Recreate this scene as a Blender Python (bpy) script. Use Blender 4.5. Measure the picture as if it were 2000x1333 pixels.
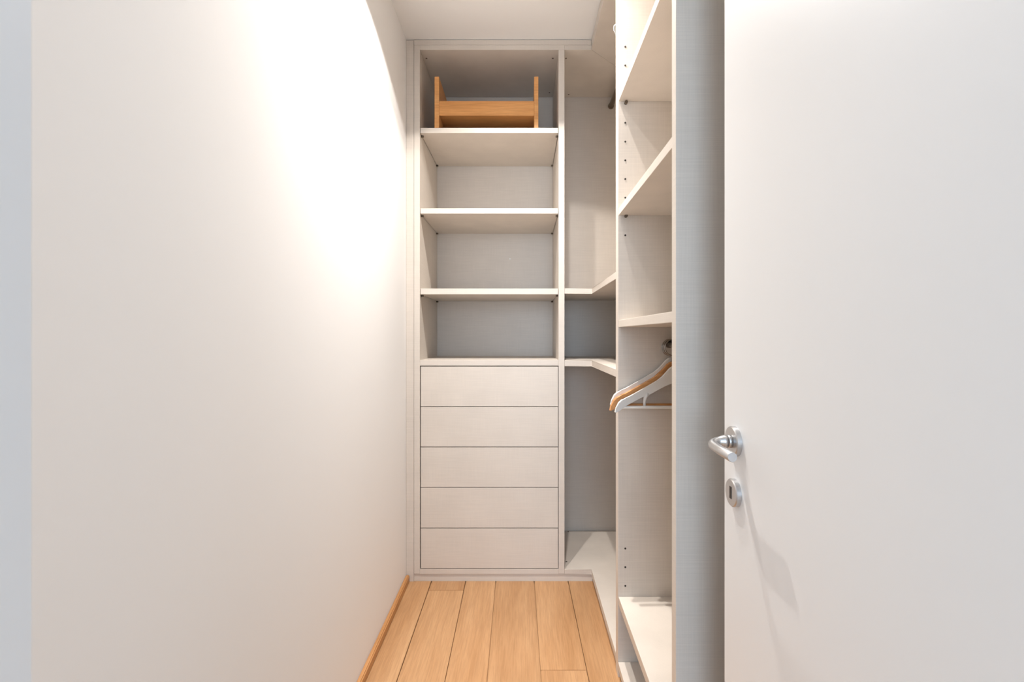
import bpy, bmesh, math, random
from mathutils import Vector, Matrix
random.seed(4)
S = bpy.context.scene
for o in list(bpy.data.objects): bpy.data.objects.remove(o)
COL = S.collection

# ---------------------------------------------------------------- camera, world, lights, exposure
EYE = 1.134                     # eye height above the floor (m)
F = 950.0                       # focal length in pixels of the 2000x1333 frame
VX, VY = 1023.0, 656.0          # vanishing point of the cabinet run
cam = bpy.data.cameras.new('camera'); cam.sensor_width = 36.0; cam.lens = F/2000*36
cam.shift_x = (1000-VX)/2000; cam.shift_y = (VY-666.5)/2000
cam.clip_start = 0.01
co = bpy.data.objects.new('camera', cam); COL.objects.link(co)
co.location = (0, 0, EYE); co.rotation_euler = (math.pi/2, 0, 0)
S.camera = co

w = bpy.data.worlds.new('world'); S.world = w; w.use_nodes = True
w.node_tree.nodes['Background'].inputs[0].default_value = (0.62, 0.78, 1.0, 1)
w.node_tree.nodes['Background'].inputs[1].default_value = 0.6

vs = S.view_settings
vs.view_transform = 'Standard'; vs.look = 'None'; vs.gamma = 1.0; vs.use_curve_mapping = False
vs.exposure = 0.42

LAMPS = [(-0.13, 1.555), (0.09, 1.555)]       # the two lamps of the recessed downlight
LAMP_W = 105.0
LAMP_COL = (1.0, 0.957, 0.912)
for i, (lx, ly) in enumerate(LAMPS):
    l = bpy.data.lights.new('downlight_beam_offscreen', 'SPOT'); l.energy = LAMP_W; l.color = LAMP_COL
    l.spot_size = math.radians(125.0); l.spot_blend = 0.08; l.shadow_soft_size = 0.016
    lo = bpy.data.objects.new('downlight_beam_offscreen', l); COL.objects.link(lo); lo.location = (lx, ly, 2.497)
    # the reflector throws most light straight down: strength follows the angle from the lamp's axis
    l.use_nodes = True; nt = l.node_tree; em = nt.nodes['Emission']
    tc = nt.nodes.new('ShaderNodeTexCoord'); sp = nt.nodes.new('ShaderNodeSeparateXYZ')
    ab = nt.nodes.new('ShaderNodeMath'); ab.operation = 'ABSOLUTE'
    pw = nt.nodes.new('ShaderNodeMath'); pw.operation = 'POWER'; pw.inputs[1].default_value = 3.0
    ma = nt.nodes.new('ShaderNodeMath'); ma.operation = 'MULTIPLY_ADD'; ma.inputs[1].default_value = 0.84; ma.inputs[2].default_value = 0.16
    nt.links.new(tc.outputs['Normal'], sp.inputs[0]); nt.links.new(sp.outputs['Z'], ab.inputs[0])
    nt.links.new(ab.outputs[0], pw.inputs[0]); nt.links.new(pw.outputs[0], ma.inputs[0]); nt.links.new(ma.outputs[0], em.inputs['Strength'])
# daylight from the window of the room behind the camera, at the window itself
l = bpy.data.lights.new('window_behind_offscreen', 'AREA'); l.shape = 'RECTANGLE'; l.size = 1.48; l.size_y = 1.68
l.energy = 54.0; l.color = (0.58, 0.78, 1.0)
lo = bpy.data.objects.new('window_behind_offscreen', l); COL.objects.link(lo)
lo.location = (0.0, -2.70, 1.45); lo.rotation_euler = (math.pi/2, 0, 0)

# ---------------------------------------------------------------- helpers
def new_mat(name):
    m = bpy.data.materials.new(name); m.use_nodes = True
    return m, m.node_tree, m.node_tree.nodes['Principled BSDF']

def noise(nt, scale_vec, scale, detail=3, rough=0.55, rnd=False, coord='Object'):
    tc = nt.nodes.new('ShaderNodeTexCoord'); mp = nt.nodes.new('ShaderNodeMapping')
    mp.inputs['Scale'].default_value = scale_vec
    nt.links.new(tc.outputs[coord], mp.inputs['Vector'])
    n = nt.nodes.new('ShaderNodeTexNoise'); n.inputs['Scale'].default_value = scale
    n.inputs['Detail'].default_value = detail; n.inputs['Roughness'].default_value = rough
    if rnd:
        oi = nt.nodes.new('ShaderNodeObjectInfo'); mu = nt.nodes.new('ShaderNodeMath'); mu.operation = 'MULTIPLY'
        mu.inputs[1].default_value = 37.0; nt.links.new(oi.outputs['Random'], mu.inputs[0])
        va = nt.nodes.new('ShaderNodeVectorMath'); va.operation = 'ADD'
        nt.links.new(mp.outputs[0], va.inputs[0]); nt.links.new(mu.outputs[0], va.inputs[1])
        nt.links.new(va.outputs[0], n.inputs['Vector'])
    else:
        nt.links.new(mp.outputs[0], n.inputs['Vector'])
    return n

def ramp(nt, src, stops):
    r = nt.nodes.new('ShaderNodeValToRGB')
    els = r.color_ramp.elements
    els[0].position, els[0].color = stops[0][0], (*stops[0][1], 1)
    els[1].position, els[1].color = stops[-1][0], (*stops[-1][1], 1)
    for p, c in stops[1:-1]:
        e = els.new(p); e.color = (*c, 1)
    nt.links.new(src, r.inputs[0]); return r

def mixc(nt, a, b, fac, mode='MIX'):
    m = nt.nodes.new('ShaderNodeMix'); m.data_type = 'RGBA'; m.blend_type = mode
    if isinstance(fac, float): m.inputs[0].default_value = fac
    else: nt.links.new(fac, m.inputs[0])
    for s, v in ((6, a), (7, b)):
        if isinstance(v, tuple): m.inputs[s].default_value = (*v, 1)
        else: nt.links.new(v, m.inputs[s])
    return m.outputs[2]

def bump(nt, bsdf, src, strength, dist):
    b = nt.nodes.new('ShaderNodeBump'); b.inputs['Strength'].default_value = strength
    b.inputs['Distance'].default_value = dist
    nt.links.new(src, b.inputs['Height']); nt.links.new(b.outputs[0], bsdf.inputs['Normal'])

def shade(c, k): return tuple(min(1, x*k) for x in c)

M = {}
def laminate(name, c, rough=0.42):
    """beige melamine board with a fine woven linen print"""
    m, nt, b = new_mat(name)
    h = noise(nt, (9, 9, 520), 1.0, 2, 0.6)
    v = noise(nt, (520, 520, 9), 1.0, 2, 0.6)
    cl = noise(nt, (1, 1, 1), 6.0, 2, 0.5)
    r1 = ramp(nt, h.outputs['Fac'], [(0.3, (0.955,)*3), (0.7, (1.03,)*3)])
    r2 = ramp(nt, v.outputs['Fac'], [(0.3, (0.975,)*3), (0.7, (1.02,)*3)])
    r3 = ramp(nt, cl.outputs['Fac'], [(0.3, shade(c, 0.97)), (0.7, shade(c, 1.02))])
    a = mixc(nt, r3.outputs[0], r1.outputs[0], 1.0, 'MULTIPLY')
    a = mixc(nt, a, r2.outputs[0], 1.0, 'MULTIPLY')
    nt.links.new(a, b.inputs['Base Color'])
    b.inputs['Roughness'].default_value = rough
    b.inputs['Specular IOR Level'].default_value = 0.35
    bump(nt, b, h.outputs['Fac'], 0.08, 0.0004)
    return m
LAM = (0.70, 0.632, 0.56)
M['lam'] = laminate('beige_linen_laminate', LAM)
M['edge'] = laminate('cream_edge_banding', (0.74, 0.69, 0.62), 0.38)

def paint(name, c, rough, sc=60, st=0.06, spec=0.3):
    m, nt, b = new_mat(name)
    n = noise(nt, (1, 1, 1), sc, 4, 0.6); n2 = noise(nt, (1, 1, 1), 1.4, 2)
    r = ramp(nt, n2.outputs['Fac'], [(0.3, shade(c, 0.985)), (0.7, c)])
    nt.links.new(r.outputs[0], b.inputs['Base Color'])
    b.inputs['Roughness'].default_value = rough; b.inputs['Specular IOR Level'].default_value = spec
    bump(nt, b, n.outputs['Fac'], st, 0.001)
    return m
M['wall'] = paint('white_wall_paint', (0.90, 0.893, 0.885), 0.75)
M['ceil'] = paint('white_ceiling_paint', (0.87, 0.86, 0.85), 0.85)
M['door'] = paint('white_door_lacquer', (0.87, 0.865, 0.855), 0.38, 25, 0.02, 0.4)
M['trim'] = paint('white_frame_lacquer', (0.85, 0.85, 0.85), 0.4, 25, 0.02, 0.4)
M['pvc'] = paint('white_plastic', (0.84, 0.83, 0.80), 0.3, 40, 0.01, 0.5)

def wood(name, dark, mid, light, along, fine, rough=0.4, rings=0.5):
    m, nt, b = new_mat(name)
    a = noise(nt, along, 1.0, 4, 0.6, True)
    g = noise(nt, fine, 1.0, 3, 0.7, True)
    big = noise(nt, tuple(x*0.22 for x in along), 1.0, 2, 0.5, True)
    r = ramp(nt, a.outputs['Fac'], [(0.28, dark), (0.5, mid), (0.74, light)])
    r2 = ramp(nt, g.outputs['Fac'], [(0.35, (0.86, 0.84, 0.82)), (0.62, (1.04, 1.04, 1.04))])
    r3 = ramp(nt, big.outputs['Fac'], [(0.35, (0.88, 0.86, 0.84)), (0.65, (1.06, 1.06, 1.06))])
    c = mixc(nt, r.outputs[0], r2.outputs[0], 1.0, 'MULTIPLY')
    c = mixc(nt, c, r3.outputs[0], rings, 'MULTIPLY')
    oi = nt.nodes.new('ShaderNodeObjectInfo')
    rr = ramp(nt, oi.outputs['Random'], [(0.0, (0.93, 0.895, 0.87)), (1.0, (1.03, 1.045, 1.06))])
    c = mixc(nt, c, rr.outputs[0], 1.0, 'MULTIPLY')
    nt.links.new(c, b.inputs['Base Color'])
    b.inputs['Roughness'].default_value = rough; b.inputs['Specular IOR Level'].default_value = 0.3
    bump(nt, b, g.outputs['Fac'], 0.12, 0.0006)
    return m
M['oak'] = wood('oiled_oak_planks', (0.455, 0.242, 0.108), (0.53, 0.302, 0.148), (0.60, 0.362, 0.188),
                (11, 1.3, 11), (240, 9, 240), 0.42)
M['base'] = wood('oak_batten', (0.50, 0.25, 0.09), (0.60, 0.31, 0.125), (0.66, 0.36, 0.16), (20, 1.5, 20), (240, 9, 240), 0.4)
M['beech'] = wood('honey_beech', (0.62, 0.285, 0.09), (0.74, 0.365, 0.13), (0.82, 0.44, 0.175), (2.2, 12, 22), (10, 200, 260), 0.4)
M['hwood'] = wood('beech_hanger_wood', (0.55, 0.25, 0.085), (0.64, 0.31, 0.115), (0.72, 0.38, 0.16), (8, 40, 40), (20, 260, 260), 0.35)
M['hwhite'] = paint('white_painted_wood', (0.80, 0.78, 0.74), 0.35, 40, 0.02, 0.45)

def metal(name, c, rough):
    m, nt, b = new_mat(name)
    n = noise(nt, (1, 1, 1), 160, 2)
    r = ramp(nt, n.outputs['Fac'], [(0.3, (rough*0.97,)*3), (0.7, (rough*1.03,)*3)])
    nt.links.new(r.outputs[0], b.inputs['Roughness'])
    b.inputs['Base Color'].default_value = (*c, 1); b.inputs['Metallic'].default_value = 1.0
    return m
M['satin'] = metal('satin_chrome', (0.60, 0.60, 0.605), 0.36)
M['steel'] = metal('polished_steel', (0.33, 0.31, 0.29), 0.2)
M['bronze'] = metal('brown_rail', (0.30, 0.235, 0.175), 0.38)
M['pin'] = metal('dull_pin', (0.16, 0.13, 0.10), 0.4)
m, nt, b = new_mat('dark_recess'); b.inputs['Base Color'].default_value = (0.035, 0.026, 0.02, 1); b.inputs['Roughness'].default_value = 0.7
M['dark'] = m
m, nt, b = new_mat('lamp_glow'); b.inputs['Base Color'].default_value = (1, 0.9, 0.8, 1)
b.inputs['Emission Color'].default_value = (1, 0.88, 0.75, 1); b.inputs['Emission Strength'].default_value = 6.0
M['glow'] = m
m, nt, b = new_mat('window_glass'); b.inputs['Base Color'].default_value = (0.9, 0.95, 1, 1)
b.inputs['Transmission Weight'].default_value = 1.0; b.inputs['Roughness'].default_value = 0.02
M['glass'] = m

def link(name, me, mat, parent=None, smooth=False):
    o = bpy.data.objects.new(name, me); COL.objects.link(o)
    if mat and not me.materials: me.materials.append(M[mat])
    if parent: o.parent = parent
    if smooth:
        for p in me.polygons: p.use_smooth = True
    return o

def bm_mesh(bm, name):
    bmesh.ops.recalc_face_normals(bm, faces=bm.faces)
    me = bpy.data.meshes.new(name); bm.to_mesh(me); bm.free(); return me

def add_box(bm, x0, x1, y0, y1, z0, z1, bev=0.0):
    r = bmesh.ops.create_cube(bm, size=1.0)
    vs_ = r['verts']
    for v in vs_:
        v.co = Vector(((x0+x1)/2+v.co.x*(x1-x0), (y0+y1)/2+v.co.y*(y1-y0), (z0+z1)/2+v.co.z*(z1-z0)))
    if bev:
        es = list({e for v in vs_ for e in v.link_edges})
        bmesh.ops.bevel(bm, geom=es, offset=bev, segments=2, profile=0.6, affect='EDGES')

def box(name, x0, x1, y0, y1, z0, z1, mat, parent=None, bev=0.0008, base=None):
    """an axis-aligned board given in room coordinates; its mesh is kept relative to the parent's base"""
    ox, oy, oz = base if base is not None else ((parent.location.x, parent.location.y, parent.location.z) if parent else (0, 0, 0))
    bm = bmesh.new(); add_box(bm, x0-ox, x1-ox, y0-oy, y1-oy, z0-oz, z1-oz, bev)
    return link(name, bm_mesh(bm, name), mat, parent)

def prism_bm(bm, poly, z0, z1):
    lo = [bm.verts.new((p[0], p[1], z0)) for p in poly]; hi = [bm.verts.new((p[0], p[1], z1)) for p in poly]
    bm.faces.new(lo[::-1]); bm.faces.new(hi)
    n = len(poly)
    for i in range(n): bm.faces.new((lo[i], lo[(i+1) % n], hi[(i+1) % n], hi[i]))

def prism(name, poly, z0, z1, mat, parent, bev=0.0008):
    l_ = parent.location
    bm = bmesh.new(); prism_bm(bm, [(p[0]-l_.x, p[1]-l_.y) for p in poly], z0-l_.z, z1-l_.z)
    if bev: bmesh.ops.bevel(bm, geom=list(bm.edges), offset=bev, segments=1, affect='EDGES')
    return link(name, bm_mesh(bm, name), mat, parent)

def add_tube(bm, pts, rad, n=14, cap=True):
    pts = [Vector(p) for p in pts]
    if not isinstance(rad, (list, tuple)): rad = [rad]*len(pts)
    rings = []; up = None
    for i, p in enumerate(pts):
        t = (pts[min(i+1, len(pts)-1)]-pts[max(i-1, 0)]).normalized()
        if up is None:
            up = Vector((0, 0, 1)) if abs(t.z) < 0.9 else Vector((1, 0, 0))
        u = (up-t*up.dot(t)).normalized(); v = t.cross(u); up = u
        rings.append([bm.verts.new(p+(u*math.cos(a)+v*math.sin(a))*rad[i]) for a in [2*math.pi*k/n for k in range(n)]])
    for a, b_ in zip(rings, rings[1:]):
        for k in range(n): bm.faces.new((a[k], a[(k+1) % n], b_[(k+1) % n], b_[k]))
    if cap: bm.faces.new(rings[0][::-1]); bm.faces.new(rings[-1])

def tube(name, pts, rad, mat, parent=None, n=14):
    l_ = parent.location if parent else Vector((0, 0, 0))
    bm = bmesh.new(); add_tube(bm, [Vector(p)-l_ for p in pts], rad, n)
    o = link(name, bm_mesh(bm, name), mat, parent)
    for p in o.data.polygons: p.use_smooth = len(p.vertices) == 4
    return o

def empty(name, loc, label=None, cat=None, group=None, kind=None):
    o = bpy.data.objects.new(name, None); COL.objects.link(o); o.location = loc; o.empty_display_size = 0.05
    if label: o['label'] = label
    if cat: o['category'] = cat
    if group: o['group'] = group
    if kind: o['kind'] = kind
    bpy.context.view_layer.update()
    return o
def struct(o): o['kind'] = 'structure'; return o

# pixel of the photo -> metres, on a plane at a known distance (scale px/m) from the eye
SB = 424.0                        # px per metre at the front of the back cabinet run
D = F/SB                          # its distance: 2.2406 m
def X(px, s=SB): return (px-VX)/s
def Z(py, s=SB): return EYE+(VY-py)/s

H = 2.50
DEPTH = 0.446
YB = D+DEPTH                      # inner face of the back panels
XF = X(1155.5)                    # front plane of the right-hand run, 0.3125
XB = XF+DEPTH                     # its back panels
YN0, YN1 = 0.9996, 1.0273         # near side panel
YF0, YF1 = 1.613, 1.652           # far (double) side panel
T = 0.027
SKEW = (1010.0-VX)/F              # the left wall and the planks run slightly off the cabinet axis

# ---------------------------------------------------------------- room shell
floor = struct(box('floor', -1.8, 1.8, -2.8, 2.85, -0.06, -0.012, 'oak', None, 0))
def skew_strip(name, xa, xb, y0, y1, z0, z1, mat, parent, bev=0.0012):
    """board whose long sides follow the slightly skewed floor direction; xa, xb are given at the cabinet front"""
    f = lambda x, y: x+(y-D)*SKEW
    l_ = parent.location if parent else Vector((0, 0, 0))
    bm = bmesh.new()
    poly = [(f(xa, y0)-l_.x, y0-l_.y), (f(xb, y0)-l_.x, y0-l_.y), (f(xb, y1)-l_.x, y1-l_.y), (f(xa, y1)-l_.x, y1-l_.y)]
    prism_bm(bm, poly, z0-l_.z, z1-l_.z)
    if bev: bmesh.ops.bevel(bm, geom=list(bm.edges), offset=bev, segments=2, affect='EDGES')
    return link(name, bm_mesh(bm, name), mat, parent)
seams = [-0.572, -0.426, -0.2675, -0.1288, 0.0476, 0.2047, 0.352]
cuts = [[1.05], [2.165, 0.55], [0.9], [0.3], [1.647], [0.75]]
for i in range(6):
    ys = [-0.35]+sorted(cuts[i])+[D+0.03]
    for a, b_ in zip(ys, ys[1:]):
        g = 0.0016
        skew_strip('floor_plank', seams[i]+g, seams[i+1]-g, a+0.0004, b_-0.0004, -0.012, 0.0, 'oak', floor)
skew_left = lambda y: -0.5425+(y-D)*SKEW
wl = struct(skew_strip('wall_left', -0.68, -0.5425, 0.30, 2.84, 0.0, H, 'wall', None, 0))
bl = struct(skew_strip('baseboard_left', -0.5423, -0.5255, 0.302, D-0.0005, 0.0003, 0.033, 'base', None, 0.004))
struct(box('wall_back', -0.72, 1.0, 2.712, 2.84, 0, H, 'wall', None, 0))
struct(box('wall_right', 0.786, 0.95, 0.30, 2.71, 0, H, 'wall', None, 0))
struct(box('ceiling', -1.8, 1.8, -2.8, 2.85, H, H+0.1, 'ceil', None, 0))
# wall with the doorway between the closet and the room the camera stands in
JX0, JX1, JH = -0.3025, 0.394, 2.11
bm = bmesh.new()
add_box(bm, -1.8, JX0-0.03, 0.18, 0.299, 0, H); add_box(bm, JX1+0.03, 1.8, 0.18, 0.299, 0, H)
add_box(bm, JX0-0.03, JX1+0.03, 0.18, 0.299, JH+0.03, H)
struct(link('wall_front', bm_mesh(bm, 'wall_front'), 'wall'))
bm = bmesh.new()
add_box(bm, JX0-0.0295, JX0, 0.165, 0.300, 0.0, JH, 0.0015); add_box(bm, JX1, JX1+0.0295, 0.165, 0.246, 0.0, JH, 0.0015)
add_box(bm, JX0-0.0295, JX1+0.0295, 0.165, 0.300, JH, JH+0.0295, 0.0015)
struct(link('trim_1', bm_mesh(bm, 'trim_1'), 'trim'))
# the room behind the camera
struct(box('wall_room_left', -1.9, -1.8, -2.8, 0.299, 0, H, 'wall', None, 0))
struct(box('wall_room_right', 1.8, 1.9, -2.8, 0.299, 0, H, 'wall', None, 0))
bm = bmesh.new()
add_box(bm, -1.8, -0.8, -2.8, -2.7, 0, H); add_box(bm, 0.8, 1.8, -2.8, -2.7, 0, H)
add_box(bm, -0.8, 0.8, -2.8, -2.7, 0, 0.55); add_box(bm, -0.8, 0.8, -2.8, -2.7, 2.35, H)
struct(link('wall_room_back', bm_mesh(bm, 'wall_room_back'), 'wall'))
for i, (loc, rz, hw) in enumerate((((0.0, -2.75, 0.55), 0.0, 0.8),)):
    win = empty('window_%d' % (i+1), loc, kind='structure'); win.rotation_euler = (0, 0, rz)
    q = hw-0.06
    bm = bmesh.new()
    for a in ((-hw, -q, 0, 1.8), (q, hw, 0, 1.8), (-0.03, 0.03, 0.06, 1.74), (-q, q, 0, 0.06), (-q, q, 1.74, 1.8)):
        add_box(bm, a[0], a[1], -0.03, 0.03, a[2], a[3], 0.002)
    link('window_frame', bm_mesh(bm, 'window_frame'), 'trim', win)
    for s in (-1, 1):
        bm = bmesh.new(); xs = sorted((s*0.031, s*(q-0.001))); add_box(bm, xs[0], xs[1], -0.004, 0.004, 0.061, 1.739)
        link('pane', bm_mesh(bm, 'pane'), 'glass', win)

# ---------------------------------------------------------------- shared small parts
def disc_mesh(name, r, h, axis, n=12, bev=0):
    bm = bmesh.new()
    add_tube(bm, [(0, 0, 0), tuple(h*a for a in axis)], r, n)
    me = bm_mesh(bm, name)
    for p in me.polygons: p.use_smooth = len(p.vertices) == 4
    return me
PIN_R = disc_mesh('shelf_pin', 0.0042, 0.011, (1, 0, 0)); PIN_L = disc_mesh('shelf_pin', 0.0042, 0.011, (-1, 0, 0))
PIN_Y = disc_mesh('shelf_pin', 0.0052, 0.012, (0, -1, 0), 14)
HOLE_Y = disc_mesh('pin_hole', 0.0033, 0.0006, (0, -1, 0), 10)
CAP_D = disc_mesh('screw_cap', 0.0042, 0.0008, (0, 0, -1)); CAP_U = disc_mesh('screw_cap', 0.0042, 0.0008, (0, 0, 1))
CAP_F = disc_mesh('screw_cap', 0.004, 0.0012, (0, -1, 0))
for me, k in ((PIN_R, 'pin'), (PIN_L, 'pin'), (PIN_Y, 'pin'), (HOLE_Y, 'dark'), (CAP_D, 'pin'), (CAP_U, 'pin'), (CAP_F, 'pvc')):
    me.materials.append(M[k])
def put(me, name, p, parent):
    o = bpy.data.objects.new(name, me); COL.objects.link(o); o.parent = parent
    o.location = Vector(p)-parent.location; return o

# ---------------------------------------------------------------- shelving column with drawers (back wall)
XL, XL2 = X(808.5), X(820.0)         # left side panel
XU, XU2 = X(1091.0), X(1102.5)       # upright
ZT0, ZT1 = Z(97.5), Z(88.0)          # top panel
ZB0, ZB1 = Z(1122.0), Z(1112.5)      # bottom panel
colu = empty('shelving_column', ((XL+XU2)/2, D+0.2, 0),
    'tall beige shelving column with five plain drawers below open shelves', 'shelving unit')
box('side_panel', XL, XL2, D, YB+0.012, 0.0365, ZT1-0.0002, 'lam', colu)
box('side_panel', XU, XU2, D, YB+0.012, 0.0365, ZT0-0.0002, 'lam', colu)
box('top_panel', XL2+0.0003, XU2, D, YB, ZT0, ZT1-0.0002, 'lam', colu)
box('bottom_panel', XL2+0.0003, XU-0.0003, D, YB, ZB0, ZB1, 'lam', colu)
box('back_panel', XL2+0.0003, XU-0.0003, YB, YB+0.012, ZB0, ZT0-0.0003, 'lam', colu)
box('fascia', XL, XF-0.0003, D, D+0.02, ZT1+0.0006, H-0.0022, 'lam', colu)
fx = skew_left(D)+0.0004
box('filler_strip', fx, XL-0.0012, D+0.001, D+0.02, 0.0, Z(78.5), 'lam', colu)
box('plinth', XL-0.0008, XF+0.006, D+0.004, D+0.022, 0.0, ZB0-0.0006, 'lam', colu)
sh = [(249.5, 259.7), (407.0, 417.4), (563.9, 575.3)]
for a, b_ in sh:
    z1, z0 = Z(a), Z(b_)
    box('shelf', XL2+0.0022, XU-0.0022, D+0.0015, YB-0.001, z0, z1, 'edge' if False else 'lam', colu, 0.0012)
    for y in (D+0.032, YB-0.025):
        put(PIN_R, 'shelf_pin', (XL2, y, z0-0.0045), colu); put(PIN_L, 'shelf_pin', (XU, y, z0-0.0045), colu)
box('fixed_shelf', XL2+0.0003, XU-0.0003, D, YB-0.0003, Z(715.0), Z(703.8), 'lam', colu)
rows = [(716.6, 794.3), (795.7, 873.2), (874.6, 952.0), (953.4, 1031.6), (1033.0, 1111.0)]
for a, b_ in rows:
    z1, z0 = Z(a), Z(b_)
    dr = box('drawer', X(821.8), X(1089.9), D, D+0.019, z0, z1, 'lam', colu, 0.0008)
    ox, oy, oz = colu.location
    bm = bmesh.new()
    xa, xb, ya, yb = X(821.8)+0.012-ox, X(1089.9)-0.012-ox, D+0.0195-oy, YB-0.03-oy
    add_box(bm, xa, xa+0.014, ya, yb, z0+0.012, z1-0.03); add_box(bm, xb-0.014, xb, ya, yb, z0+0.012, z1-0.03)
    add_box(bm, xa+0.014, xb-0.014, yb-0.014, yb, z0+0.012, z1-0.03); add_box(bm, xa+0.014, xb-0.014, ya, yb-0.014, z0+0.012, z0+0.022)
    bx = link('drawer_box', bm_mesh(bm, 'drawer_box'), 'lam', dr)
for x, y in ((-0.462, 2.309), (0.138, 2.309), (0.139, 2.634), (-0.462, 2.634)):
    put(CAP_D, 'screw_cap', (x, y, ZT0), colu)
put(CAP_F, 'screw_cap', (X(996, 353.6), YB, Z(506, 353.6)), colu)

# ---------------------------------------------------------------- L-shaped corner unit
corner = empty('corner_shelving_unit', (XU2+0.3, D+0.2, 0),
    'L-shaped beige corner shelving unit with angled shelves beside the drawer column', 'shelving unit')
xa = XU2+0.0004
Lp = [(xa, D), (XF, D), (XF, YF1+0.0004), (XB-0.001, YF1+0.0004), (XB-0.001, YB-0.001), (xa, YB-0.001)]
prism('bottom_panel', [(xa, D+0.0), (XF, D), (XF, YF1+0.0004), (XB-0.001, YF1+0.0004), (XB-0.001, YB-0.001), (xa, YB-0.001)], ZB0, Z(1113.0), 'lam', corner)
for a, b_ in ((563.5, 574.0), (704.5, 716.0)):
    prism('corner_shelf', [(p[0]+(0.0015 if p[0] == XF else 0), p[1]+(0.0015 if p[1] == D else 0)) for p in Lp], Z(b_), Z(a), 'lam', corner, 0.0012)
g = 0.0006
prism('top_panel', [(xa, D), (XF-g, D), (XB-0.001-g, YB-0.001), (xa, YB-0.001)], ZT0, ZT1-0.0002, 'lam', corner, 0.0005)
prism('top_panel', [(XF, YF1+0.0004), (XB-0.001, YF1+0.0004), (XB-0.001, YB-0.001-2*g), (XF, D-g)], ZT0, ZT1-0.0002, 'lam', corner, 0.0005)
box('back_panel', xa, XB, YB, YB+0.012, ZB0, ZT1, 'lam', corner)
box('back_panel', XB, XB+0.012, YF1+0.0004, YB-0.0004, ZB0, ZT1, 'lam', corner)
box('fascia', XF, XF+0.02, YF1+0.0004, D-0.0004, ZT1+0.0006, H-0.0022, 'lam', corner)
box('plinth', XF+0.007, XF+0.025, YF1, D+0.0035, 0.0, ZB0-0.0006, 'lam', corner)
RX = X(1193.0, 353.6)                # both hanging rails run at this distance from the wall
RZ = Z(208.0, 353.6)
tube('clothes_rail', [(RX, YF1+0.001, RZ), (RX, YB-0.0005, RZ)], 0.0125, 'bronze', corner, 18)
tube('rail_socket', [(RX, YB-0.010, RZ), (RX, YB-0.0004, RZ)], 0.0160, 'bronze', corner, 18)
for x, y in ((0.2005, 2.309), (0.245, 2.655)):
    put(CAP_D, 'screw_cap', (x, y, ZT0), corner)
for x, y in ((0.244, 2.672), (0.2035, 2.317)):
    put(CAP_U, 'screw_cap', (x, y, Z(1113.0)), corner)

# ---------------------------------------------------------------- right-hand shelving unit
SF = F/YF0                            # px per metre at the face of its far side panel
right = empty('open_shelving_unit', (XF+0.2, (YN0+YF1)/2, 0),
    'tall beige open shelving unit with drilled side panel, next to the open door', 'shelving unit')
box('side_panel', XF, XB+0.012, YF0, YF1, 0.0, H-0.0025, 'lam', right, 0.0012)
box('side_panel', XF, XB+0.012, YN0, YN1, 0.0, H-0.0025, 'lam', right, 0.0012)
box('back_panel', XB, XB+0.012, YN1+0.0004, YF0-0.0004, 0.036, H-0.004, 'lam', right)
ya, yb = YN1+0.0006, YF0-0.0008
for py in (198.5, 421.3, 639.6):
    z0 = Z(py, SF)
    box('shelf', XF+0.0015, XB-0.001, ya, yb, z0, z0+0.0235, 'lam', right, 0.0012)
zb = Z(1166.0, SF)
box('low_shelf', XF+0.0015, XB-0.001, ya, yb, zb-T, zb, 'lam', right, 0.0012)
box('bottom_panel', XF, XB-0.001, ya, yb, Z(1293.5, SF)-0.022, Z(1293.5, SF), 'lam', right)
box('top_panel', XF, XB-0.001, ya, yb, ZT0, ZT1, 'lam', right)
box('fascia', XF, XF+0.02, ya, yb, ZT1+0.0006, H-0.0022, 'lam', right)
box('plinth', XF+0.007, XF+0.025, ya, yb, 0.0, Z(1293.5, SF)-0.0226, 'lam', right)
hx = X(1221.3, SF)
for py in (91.5, 128, 240, 277, 313.5, 350, 386.5, 460, 1072, 1108.5, 1145):
    put(HOLE_Y, 'pin_hole', (hx, YF0, Z(py, SF)), right)
for py in (202.0, 423.0):
    put(PIN_Y, 'shelf_pin', (X(1222.0, SF), YF0, Z(py, SF)), right)
put(PIN_Y, 'shelf_pin', (X(1247.0, SF), YF0, Z(1196.0, SF)), right)
HZ = EYE-0.0265                       # rail under the third shelf
tube('clothes_rail', [(RX, ya, HZ), (RX, yb, HZ)], 0.011, 'steel', right, 18)
tube('rail_socket', [(RX, yb-0.008, HZ), (RX, yb, HZ)], 0.0145, 'steel', right, 18)

# ---------------------------------------------------------------- wooden stool on the top shelf
ZS = Z(249.5)+0.0003
st = empty('wooden_stool', (X(950), D+0.15, ZS), 'small honey-coloured wooden stool with raised sides on the top shelf', 'stool')
y0 = D+0.012; s_ = F/y0; y1 = y0+0.27
for a, b_ in ((848.5, 857.6), (1043.3, 1051.6)):
    box('side_board', X(a, s_), X(b_, s_), y0, y1, ZS, Z(149.5, s_), 'beech', st, 0.002)
xa, xb = X(857.6, s_)+0.0002, X(1043.3, s_)-0.0002
box('front_rail', xa, xb, y0+0.002, y0+0.02, Z(225.5, s_), Z(197.0, s_), 'beech', st, 0.0015)
box('back_rail', xa, xb, y1-0.02, y1-0.002, Z(225.5, s_), Z(197.0, s_), 'beech', st, 0.0015)
box('seat_board', xa, xb, y0+0.0204, y1-0.0204, Z(225.5, s_)+0.003, Z(225.5, s_)+0.017, 'beech', st, 0.001)

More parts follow.
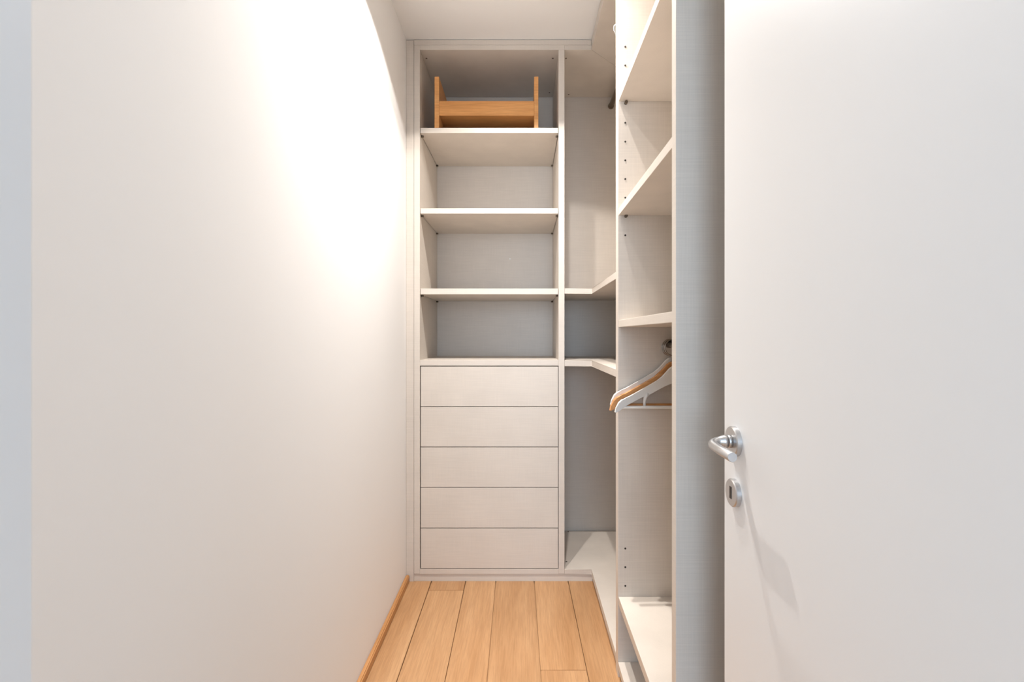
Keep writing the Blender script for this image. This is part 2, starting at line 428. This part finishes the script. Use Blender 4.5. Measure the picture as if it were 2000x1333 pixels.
# ---------------------------------------------------------------- coat hangers
SH = 607.0
OUT_UP = [(-0.1895, 805), (-0.186, 797), (-0.178, 786.5), (-0.168, 781), (-0.1585, 779.3), (-0.150, 778.0), (-0.142, 774.5), (-0.094, 758.5),
          (-0.052, 744.0), (-0.034, 737.0), (-0.024, 728.5), (-0.014, 720.5), (-0.005, 716.5), (0.0, 716.0)]
OUT_LO = [(0.0, 746.0), (-0.03, 755.5), (-0.079, 771.5), (-0.1065, 777.5), (-0.153, 792.5), (-0.176, 801), (-0.1855, 806.5)]
def hanger(name, label, loc, k, mat, thick, rnd, barmat, rot=0.0, peg=True, bar_drop=0.0, lift=0.0):
    """flat shaped hanger; loc = the point of the rail that the hook rests on"""
    t = empty(name, loc, label, 'coat hanger')
    t.rotation_euler = (0, 0, rot)
    cz = lambda py: ((VY-py)/SH + 0.0155)*k + lift        # heights measured from the rail's top
    half = [(x*k, cz(y)) for x, y in OUT_UP]; low = [(x*k, cz(y)) for x, y in OUT_LO]
    poly = half+[(-x, z) for x, z in half[-2::-1]]+[(-x, z) for x, z in low[:0:-1]]+low
    # the doubled point at the tips is fine for the outline
    bm = bmesh.new()
    bend = lambda x: -0.16*x*x                        # the shoulders curve slightly forward
    fr = [bm.verts.new((x, bend(x)-thick/2, z)) for x, z in poly]; bk = [bm.verts.new((x, bend(x)+thick/2, z)) for x, z in poly]
    n = len(poly)
    bm.faces.new(fr); bm.faces.new(bk[::-1])
    side = [bm.faces.new((fr[i], bk[i], bk[(i+1) % n], fr[(i+1) % n])) for i in range(n)]
    rim = [e for e in bm.edges if (e.verts[0] in fr) == (e.verts[1] in fr)]
    bmesh.ops.bevel(bm, geom=rim, offset=rnd, segments=3, profile=0.5, affect='EDGES', clamp_overlap=True)
    big = [f for f in bm.faces if len(f.verts) > 4]
    bmesh.ops.triangulate(bm, faces=big)
    link('shoulder', bm_mesh(bm, 'shoulder'), mat, t)
    # steel hook
    R = 0.0262; cx, czk = 0.0, -R+0.0026
    pts = [(R*math.cos(a), 0, czk+R*math.sin(a)) for a in [math.radians(-35+i*(265+35)/30) for i in range(31)]]
    top = cz(717)
    pts += [(-0.0005, 0, czk-R-0.006), (0, 0, czk-R-0.014), (0, 0, top-0.004)]
    pts = [(p[0], p[1], p[2]) for p in pts]
    bm = bmesh.new(); add_tube(bm, pts, 0.0022, 10)
    o = link('hook', bm_mesh(bm, 'hook'), 'steel', t, True)
    # trouser bar and its pegs
    zb_ = cz(796)-bar_drop; xe = 0.176*k
    bm = bmesh.new(); add_tube(bm, [(-xe, bend(xe), zb_), (-xe*0.5, bend(xe)*0.6, zb_), (xe*0.5, bend(xe)*0.6, zb_), (xe, bend(xe), zb_)], 0.0055, 12)
    link('trouser_bar', bm_mesh(bm, 'trouser_bar'), barmat, t, True)
    if peg:
        for s in (-1, 1):
            bm = bmesh.new()
            add_tube(bm, [(s*0.084, bend(0.09)*0.7, cz(768)), (s*0.0905, bend(0.09)*0.7, cz(777)), (s*0.0925, bend(0.09)*0.7, cz(784)), (s*0.0925, bend(0.09)*0.7, cz(793))],
                     [0.0085, 0.0062, 0.0048, 0.0045], 10)
            link('bar_clip', bm_mesh(bm, 'bar_clip'), 'pvc', t, True)
    return t
hanger('clothes_hanger', 'white shaped hanger with trouser bar, in front of the wooden one', (RX, F/SH, HZ+0.0112), 1.0, 'hwhite', 0.012, 0.0025, 'hwhite')
hanger('clothes_hanger', 'natural wooden hanger hanging behind the white shaped one', (RX, F/SH+0.020, HZ+0.0112), 1.07, 'hwood', 0.016, 0.0065, 'hwood', 0.0, False, 0.0, 0.0195)
hanger('clothes_hanger', 'white hanger hanging last on the rail, behind the wooden hanger', (RX, F/SH+0.034, HZ+0.0112), 1.045, 'hwhite', 0.011, 0.003, 'hwhite', 0.0, False, 0.020, 0.030)
# thin plastic hanger on the corner rail: only the end of one arm shows past the side panel
t = empty('clothes_hanger', (RX, 1.885, RZ+0.0128), 'thin white plastic hanger on the high rail of the corner unit', 'coat hanger')
t.rotation_euler = (0, 0, math.radians(40))
bm = bmesh.new(); pts = []
hw, zt, zl = 0.2035, -0.085, -0.158
arm = [(0, zt), (-0.03, zt-0.004), (-hw+0.03, zl+0.006)]
tip = [(-hw+0.018+0.018*math.cos(a), zl-0.012+0.018*math.sin(a)) for a in [math.radians(90+i*18) for i in range(11)]]
left = arm+tip+[(-hw+0.03, zl-0.030)]
loop = left+[(-x, z) for x, z in left[::-1]]
add_tube(bm, [(x, 0, z) for x, z in loop], 0.0019, 10)
link('arms', bm_mesh(bm, 'arms'), 'pvc', t, True)
bm = bmesh.new(); R = 0.023
pts = [(R*math.cos(a), 0, -R+0.0032+R*math.sin(a)) for a in [math.radians(-30+i*10) for i in range(30)]]+[(0, 0, -2*R-0.008), (0, 0, zt)]
add_tube(bm, pts, 0.0026, 10); link('hook', bm_mesh(bm, 'hook'), 'pvc', t, True)

# ---------------------------------------------------------------- open door
DX = 0.350; DY0, DY1 = 0.25, 0.8485
door = empty('door_1', (DX+0.02, DY0, 0.004), kind='structure')
box('leaf', DX, DX+0.04, DY0, DY1, 0.006, 2.105, 'door', door, 0.001)
HY = DY1-0.0455; ZH, ZK = Z(862.5, F/HY), Z(963.0, F/HY)
def rosette(name, z, parent, r=0.0247):
    l_ = parent.location; bm = bmesh.new(); N = 40
    prof = [(0.0, r), (0.0070, r), (0.0086, r-0.0016), (0.0086, 0.0)]
    rings = []
    for d, rr in prof[:3]:
        rings.append([bm.verts.new((DX-d-l_.x, HY+rr*math.cos(a)-l_.y, z+rr*math.sin(a)-l_.z)) for a in [2*math.pi*i/N for i in range(N)]])
    for p, q in zip(rings, rings[1:]):
        for i in range(N): bm.faces.new((p[i], p[(i+1) % N], q[(i+1) % N], q[i]))
    bm.faces.new(rings[0]); bm.faces.new(rings[-1])
    o = link(name, bm_mesh(bm, name), 'satin', parent)
    for p in o.data.polygons: p.use_smooth = len(p.vertices) == 4
    m_ = o.modifiers.new('edge', 'EDGE_SPLIT'); m_.split_angle = math.radians(40)
    return o
ro = rosette('handle_rosette', ZH, door)
bx_ = DX-0.0087
ne = tube('handle_neck', [(bx_, HY, ZH), (bx_-0.006, HY, ZH)], 0.0105, 'satin', door, 24)
XE = 0.3075
pts = [(bx_-0.0068, HY, ZH), (bx_-0.012, HY, ZH), (XE+0.016, HY, ZH)]
rad = [0.0105, 0.0102, 0.0080]
for i in range(1, 11):
    a = math.radians(90*i/10)
    pts.append((XE+0.016-0.016*math.sin(a), HY-0.016*(1-math.cos(a)), ZH-0.004*i/10)); rad.append(0.0076)
pts += [(XE, HY-0.04, ZH-0.005), (XE, HY-0.0855, ZH-0.005), (XE, HY-0.0867, ZH-0.005)]; rad += [0.0074, 0.0074, 0.0067]
le = tube('handle_lever', pts, rad, 'satin', door, 24)
es = rosette('key_escutcheon', ZK, door, 0.0226)
l_ = door.location; bm = bmesh.new()
add_box(bm, DX-0.0092-l_.x, DX-0.0083-l_.x, HY-0.0036-l_.y, HY+0.0036-l_.y, ZK-0.0095-l_.z, ZK+0.0105-l_.z, 0.0003)
link('keyhole', bm_mesh(bm, 'keyhole'), 'dark', es)

# ---------------------------------------------------------------- recessed twin downlight in the closet ceiling
dl = empty('ceiling_downlight', (-0.02, 1.555, H), 'white recessed twin downlight in the closet ceiling', 'downlight')
bm = bmesh.new()
for a in ((-0.19, 0.19, -0.085, -0.07), (-0.19, 0.19, 0.07, 0.085), (-0.19, -0.175, -0.07, 0.07), (0.175, 0.19, -0.07, 0.07)):
    add_box(bm, a[0], a[1], a[2], a[3], -0.0025, -0.0002)
link('frame', bm_mesh(bm, 'frame'), 'trim', dl)
for s in (-0.11, 0.11):
    me = disc_mesh('lamp', 0.022, 0.0012, (0, 0, -1), 24); me.materials.append(M['glow'])
    o = link('lamp', me, None, dl); o.location = (s, 0, -0.0004)
